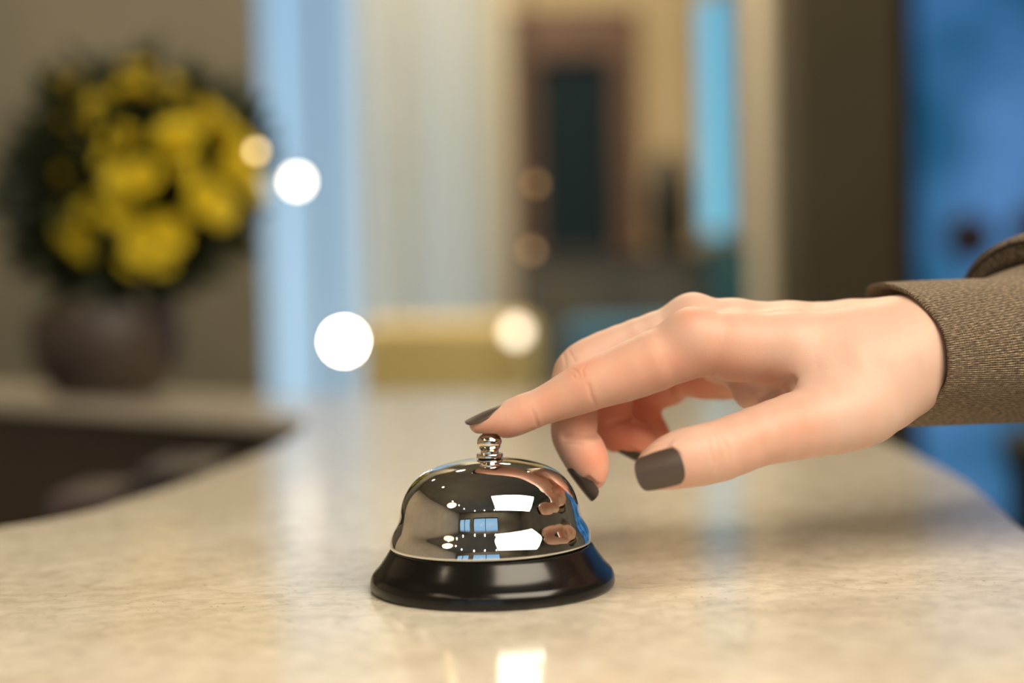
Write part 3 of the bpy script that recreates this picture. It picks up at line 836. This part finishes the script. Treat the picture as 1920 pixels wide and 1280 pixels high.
def flower_mesh():
    bm = bmesh.new()
    for ringi, (n_, el, Ln) in enumerate(((16, .15, 1.0), (14, .5, .85), (11, .85, .65), (7, 1.2, .45))):
        for k in range(n_):
            a = 2 * math.pi * (k + ringi * .37) / n_
            d = Vector((math.cos(a) * math.cos(el), math.sin(a) * math.cos(el), math.sin(el)))
            s = Vector((-math.sin(a), math.cos(a), 0)); u_ = d.cross(s) * -1
            pr = []
            for t_, ww in ((.1, .10), (.45, .22), (.8, .24), (1, .10)):
                c = d * Ln * t_ + Vector((0, 0, .12 * t_ * t_))
                pr.append((bm.verts.new(c - s * ww), bm.verts.new(c + u_ * .04), bm.verts.new(c + s * ww)))
            for q, w in zip(pr, pr[1:]):
                bm.faces.new((q[0], q[1], w[1], w[0])); bm.faces.new((q[1], q[2], w[2], w[1]))
    me_ = bpy.data.meshes.new('flower'); bm.to_mesh(me_); bm.free(); me_.materials.append(M['petal']); me_.shade_smooth()
    return me_
fm = flower_mesh()
spots = [(140, 420, 1.25), (165, 450, 1.1), (175, 395, .9), (275, 455, 1.15), (310, 440, 1.1), (300, 485, .8), (235, 345, 1.1), (265, 335, 1.0), (385, 375, 1.05), (410, 395, .9), (330, 265, 1.2), (345, 250, .9),
         (240, 180, 1.1), (275, 175, 1.1), (190, 205, 1.0), (130, 180, .9), (100, 160, .8), (160, 150, .9), (215, 140, .9), (265, 140, 1.0), (310, 165, .9), (190, 235, 1.0), (225, 265, .9), (150, 270, .7), (130, 230, .7), (370, 205, .9),
         (400, 230, .9), (430, 260, .9), (445, 300, 1.0), (460, 340, 1.0), (430, 320, .8), (225, 400, .8), (250, 490, .7), (200, 300, .6), (125, 320, .6), (450, 280, .9), (475, 360, .8), (150, 370, .55), (350, 320, .6), (340, 200, .8)]
for i, (u, v, s) in enumerate(spots):
    p = at(u, v, YPL)
    dx, dz = (p[0] - gc_.x) / RX, (p[2] - gc_.z) / RZ
    q = max(0.05, 1 - dx * dx - dz * dz); y = YPL - RY * math.sqrt(q) * .98
    p = at(u, v, y)
    nrm = Vector((dx / RX * .13, -math.sqrt(q) / RY * .13, dz / RZ * .13 + .25)).normalized()
    o = bpy.data.objects.new('flower', fm); COL.objects.link(o); o.parent = fl
    o.matrix_basis = fl.matrix_basis.inverted() @ (Matrix.Translation(Vector(p)) @ nrm.to_track_quat('Z', 'Y').to_matrix().to_4x4() @ Matrix.Diagonal((s * .021, s * .021, s * .021, 1)))

# ------------------------------------------------------------------ sheer curtain in front of the tall window
YC = 4.0
m = M['sheer'] = mat('white sheer fabric', (.80, .80, .76), .8)
m.node_tree.nodes.clear()
o_ = N(m, 'ShaderNodeOutputMaterial'); df = N(m, 'ShaderNodeBsdfDiffuse'); tr = N(m, 'ShaderNodeBsdfTranslucent'); tp = N(m, 'ShaderNodeBsdfTransparent'); x1 = N(m, 'ShaderNodeMixShader'); x2 = N(m, 'ShaderNodeMixShader')
df.inputs[0].default_value = (.90, .88, .78, 1); tr.inputs[0].default_value = (.93, .94, .86, 1); x1.inputs[0].default_value = .68; x2.inputs[0].default_value = .56
L(m, df.outputs[0], x1.inputs[1]); L(m, tr.outputs[0], x1.inputs[2]); L(m, x1.outputs[0], x2.inputs[1]); L(m, tp.outputs[0], x2.inputs[2]); L(m, x2.outputs[0], o_.inputs[0])
def curtain(u0, u1, label, amp, waves, seed):
    x0, x1 = xat(u0, 300, YC), xat(u1, 300, YC); bm = bmesh.new(); nx, nz = 160, 10; g = []
    for j in range(nz + 1):
        z = .03 + (2.85 - .03) * j / nz; row = []
        for i in range(nx + 1):
            t_ = i / nx; a = t_ * waves * 2 * math.pi
            row.append(bm.verts.new((x0 + (x1 - x0) * t_ + .01 * math.sin(a * 1.7 + seed + z * .4), YC + amp * math.sin(a + seed + .5 * math.sin(t_ * 9 + z * .6)), z)))
        g.append(row)
    for j in range(nz):
        for i in range(nx): bm.faces.new((g[j][i], g[j][i + 1], g[j + 1][i + 1], g[j + 1][i]))
    o = obj('curtain', bm, M['sheer'], smooth=True); md = o.modifiers.new('thickness', 'SOLIDIFY'); md.thickness = .0015
    return tag(o, label, 'curtain', 'sheer curtains behind the counter')
curtain(660, 800, 'pale sheer curtain panel hanging next to the clear strip of window', .035, 4, .3)
curtain(802, 962, 'pale sheer curtain panel hanging beside the brown wooden door', .035, 5, 1.7)
r_ = empty('curtain_rail', (xat(720, 100, YC), YC, 2.9), 'dark curtain rail above the sheer curtains, above the picture', 'rail')
obj('rod', tube(bmesh.new(), [(xat(640, 300, YC), YC, 2.88), (xat(985, 300, YC), YC, 2.88)], .012), M['frame'], r_)
for uu in (645, 980): obj('bracket', boxes((xat(uu, 300, YC) - .01, xat(uu, 300, YC) + .01, YC - .01, YC + .01, 2.88, H)), M['frame'], r_)

# ------------------------------------------------------------------ mustard armchair
YA = 2.6
ax0, ax1 = xat(672, 650, YA), xat(1008, 650, YA); az = zat(600, 840, YA)
ac = empty('armchair', ((ax0 + ax1) / 2, YA, 0), 'mustard yellow high-backed armchair past the far end of the counter', 'armchair')
obj('backrest', boxes((ax0, ax1, YA, YA + .12, .42, az), bev=.03), M['yellow_cloth'], ac, auto=60)
obj('seat', boxes((ax0, ax1, YA + .12, YA + .62, .30, .46), bev=.03), M['yellow_cloth'], ac, auto=60)
for s in (0, 1):
    xx = ax0 - .05 if s == 0 else ax1
    obj('armrest', boxes((xx, xx + .05, YA + .02, YA + .60, .30, .66), bev=.02), M['yellow_cloth'], ac, auto=60)
    for yy in (.06, .54): obj('leg', tube(bmesh.new(), [(xx + .025, YA + yy, .30), (xx + .025, YA + yy, 0)], .018), M['dark_wood'], ac)

# ------------------------------------------------------------------ dark sideboard with a tall vase, teal bin
YS = 3.9
sx0, sx1, sz = xat(985, 500, YS), xat(1335, 500, YS), zat(470, 1150, YS)
sb = empty('sideboard', ((sx0 + sx1) / 2, YS, 0), 'dark grey tall sideboard in front of the wooden door', 'sideboard')
M['slate'] = mottled('dark slate paint', (.055, .060, .055), (.085, .085, .075), 5, .5)
obj('body', boxes((sx0, sx1, YS, YS + .38, .08, sz - .03)), M['slate'], sb)
obj('top', boxes((sx0 - .01, sx1 + .01, YS - .015, YS + .39, sz - .03, sz), bev=.004), M['dark_wood'], sb)
mid = (sx0 + sx1) / 2
for a, b_ in ((sx0 + .01, mid - .005), (mid + .005, sx1 - .01)):
    d_ = obj('door', boxes((a, b_, YS - .018, YS - .0005, .10, sz - .05), bev=.003), M['slate'], sb)
    obj('knob', sphere(bmesh.new(), ((b_ - .03) if a < mid - .1 else (a + .03), YS - .028, .8), .01), M['brass'], d_)
for xx in (sx0 + .03, sx1 - .03):
    for yy in (.03, .35): obj('leg', tube(bmesh.new(), [(xx, YS + yy, .08), (xx, YS + yy, 0)], .018), M['dark_wood'], sb)
vx = xat(1255, 400, YS + .18); vr = px(42, YS)
vs = obj('vase', lathe([(0, 0), (vr * .7, 0), (vr * .9, .03), (vr * 1.05, .12), (vr, .20), (vr * .75, .265), (vr * .5, .30), (vr * .55, .315), (vr * .48, .315), (vr * .43, .30), (0, .29)], 40, (vx, YS + .18, sz)), mat('near black ceramic', (.016, .013, .011), .4), auto=60)
tag(vs, 'tall near-black vase standing on the dark sideboard', 'vase')
YT = 3.55
bx0, bx1, bz = xat(1338, 500, YT), xat(1412, 500, YT), zat(452, 1380, YT)
tb = empty('cabinet', ((bx0 + bx1) / 2, YT, 0), 'narrow dark teal cabinet below the arched window', 'cabinet')
obj('body', boxes((bx0, bx1, YT, YT + .22, 0, bz), bev=.003), mat('teal lacquer', (.012, .085, .12), .35), tb)
obj('door', boxes((bx0 + .006, bx1 - .006, YT - .012, YT - .0005, .05, bz - .03), bev=.002), mat('teal lacquer door', (.012, .10, .14), .35), tb)
# blue ottoman bench by the window, seen under the fingers
YO = 2.5
ob = empty('sofa', (xat(1250, 700, YO), YO, 0), 'blue sofa behind the counter, seen in the gap between finger and thumb', 'sofa')
ox0, ox1, oz = xat(1062, 700, YO), xat(1480, 700, YO), zat(600, 1200, YO)
M['blue_cloth'] = mottled('blue upholstery', (.035, .16, .28), (.05, .20, .34), 8, .8)
obj('backrest', boxes((ox0, ox1, YO, YO + .15, .40, oz), bev=.04), M['blue_cloth'], ob, auto=60)
obj('seat', boxes((ox0, ox1, YO + .15, YO + .70, .22, .44), bev=.04), M['blue_cloth'], ob, auto=60)
for xx in (ox0 + .05, ox1 - .05):
    for yy in (.06, .62): obj('leg', tube(bmesh.new(), [(xx, YO + yy, .23 if yy > .1 else .41), (xx, YO + yy, 0)], .02), M['dark_wood'], ob)

# door knob plates on the blue glazing
for (u, v, rpx, lb) in ((1815, 447, 46, 'dark round knob on the blue glazed wall above the cuff'), (1935, 425, 40, 'dark round knob on the blue glazed wall at the picture edge')):
    p = at(u, v, YG + .05); r0_ = px(rpx, YG)
    k_ = obj('door_knob', lathe([(0, -.0), (r0_ * .7, 0), (r0_ * .8, .008), (r0_ * .45, .018), (r0_ * .5, .03), (r0_, .05), (r0_ * .95, .07), (r0_ * .5, .085), (0, .088)], 32), mat('dark purple lacquer', (.035, .018, .028), .35), auto=50)
    k_.matrix_basis = Matrix.Translation((p[0], YG + .095, p[2])) @ Matrix.Rotation(math.radians(90), 4, 'X')
    tag(k_, lb, 'knob')
# dark pedestal at the right edge beyond the counter
YST = 1.7
p = at(1890, 815, YST); pr_ = .15
pd = obj('pedestal', lathe([(0, 0), (pr_ + .02, 0), (pr_ + .02, .04), (pr_, .06), (pr_ - .01, p[2] - .06), (pr_ + .005, p[2] - .04), (pr_ + .005, p[2] - .006), (pr_, p[2]), (0, p[2])], 48, (p[0] + pr_, YST, 0)), mottled('near black green paint', (.018, .020, .014), (.03, .032, .022), 8, .5), auto=40)
tag(pd, 'dark round pedestal beyond the rounded counter end, cut by the picture edge', 'pedestal')

# ------------------------------------------------------------------ small lamps that melt into discs
def globe(color, s): return emis('lit globe %s %s' % (color, s), color, s)
def pendant(u, v, Y, rpx, color, s, label, group=None):
    p = at(u, v, Y); r = px(rpx, Y)
    t_ = empty('pendant_lamp', (p[0], p[1], p[2]), label, 'lamp', group)
    obj('bulb', sphere(bmesh.new(), p, r, 20), globe(color, s), t_, smooth=True)
    obj('socket', lathe([(0, r * .8), (r * .4, r * .8), (r * .4, r * 1.9), (0, r * 2)], 16, p), M['brass'], t_, auto=50)
    obj('cord', tube(bmesh.new(), [(p[0], p[1], p[2] + r * 1.95), (p[0], p[1], H)], min(.0015, r * .2), 6), M['cord'], t_)
def floor_lamp(u, v, Y, rpx, color, s, label):
    p = at(u, v, Y); r = px(rpx, Y)
    t_ = empty('floor_lamp', (p[0], p[1], 0), label, 'lamp')
    obj('globe', sphere(bmesh.new(), p, r, 20), globe(color, s), t_, smooth=True)
    obj('pole', tube(bmesh.new(), [(p[0], p[1], .02), (p[0], p[1], p[2] - r * .98)], .005, 8), M['brass'], t_)
    obj('base', lathe([(0, 0), (.11, 0), (.11, .012), (.10, .02), (0, .021)], 32, (p[0], p[1], 0)), M['brass'], t_, auto=40)
WH = (1.0, .86, .66)
pendant(557, 340, 2.6, 11, WH, 20, 'bright white bulb hanging to the right of the yellow flowers, above the clear window strip')
floor_lamp(645, 640, 4.6, 16, WH, 100, 'floor lamp with bright white globe left of the mustard armchair')
floor_lamp(968, 622, 2.45, 16, WH, 4.2, 'floor lamp with soft cream globe at the right end of the mustard armchair')
pendant(481, 283, .85, 8, (1.0, .72, .34), 7, 'small golden bulb hanging against the flowers', 'small golden bulbs on cords')
pendant(1005, 345, 1.0, 8, (1.0, .62, .25), .6, 'faint golden bulb hanging in front of the door, upper one', 'small golden bulbs on cords')
pendant(997, 470, 1.1, 8, (1.0, .62, .30), 1.0, 'faint golden bulb hanging in front of the door, lower one', 'small golden bulbs on cords')

# ------------------------------------------------------------------ ceiling spotlights and a warm lantern behind the viewer (seen in the chrome); back-room spots added as fill
bm = bmesh.new(); sphere(bm, (0, 0, 0), .035, 16, .3); dm = bpy.data.meshes.new('lens'); bm.to_mesh(dm); bm.free(); dm.materials.append(emis('lit spotlight lens', WH, 60))
bm = lathe([(.036, 0), (.055, 0), (.055, .012), (.036, .012), (.036, 0)], 24); rm = bpy.data.meshes.new('trim_ring'); bm.to_mesh(rm); bm.free(); rm.materials.append(M['frame'])
sp_ = [(-1.9, -1.0), (-1.9, -1.8), (-1.9, -2.6), (-1.2, -3.3), (-.4, -3.3), (.4, -3.3), (1.2, -3.3), (2.2, -2.6), (-1.5, .8), (2.2, 1.2), (-1.6, 2.6), (-.6, 3.1), (-.05, 3.1), (.66, 2.6), (.45, 2.8), (-.9, 4.4), (.2, 4.4)]  # spots ahead of the viewer are added, unseen, to brighten wall, curtain and post
for i, (x, y) in enumerate(sp_):
    t_ = empty('ceiling_spot_with_fill', (x, y, H - .012), 'small round lit ceiling spotlight with added fill light, invented over the back room', 'spotlight', 'ceiling spotlights')
    for n_, me_ in (('lens', dm), ('trim_ring', rm)):
        o = bpy.data.objects.new(n_, me_); COL.objects.link(o); o.parent = t_
    ld = bpy.data.lights.new('spot_fill', 'AREA'); ld.shape = 'DISK'; ld.size = .07; ld.color = (1, .80, .55); ld.energy = SPOTW * (1.0 if y > 1.5 else .2)  # fill light added at every spot, stronger over the back room
    o = bpy.data.objects.new('spot_fill', ld); COL.objects.link(o); o.parent = t_; o.location = (0, 0, -.012)
lc = Vector((-1.25, -.80, TOP + 1.12))
lan = empty('lantern', tuple(lc), 'round warm paper lantern hanging behind the viewer to the left', 'lantern')
obj('shade', sphere(bmesh.new(), lc, .19, 32), emis('warm lit paper', (1.0, .76, .42), 3.2), lan, smooth=True)
obj('cord', tube(bmesh.new(), [(lc.x, lc.y, lc.z + .19), (lc.x, lc.y, H)], .002, 6), M['cord'], lan)
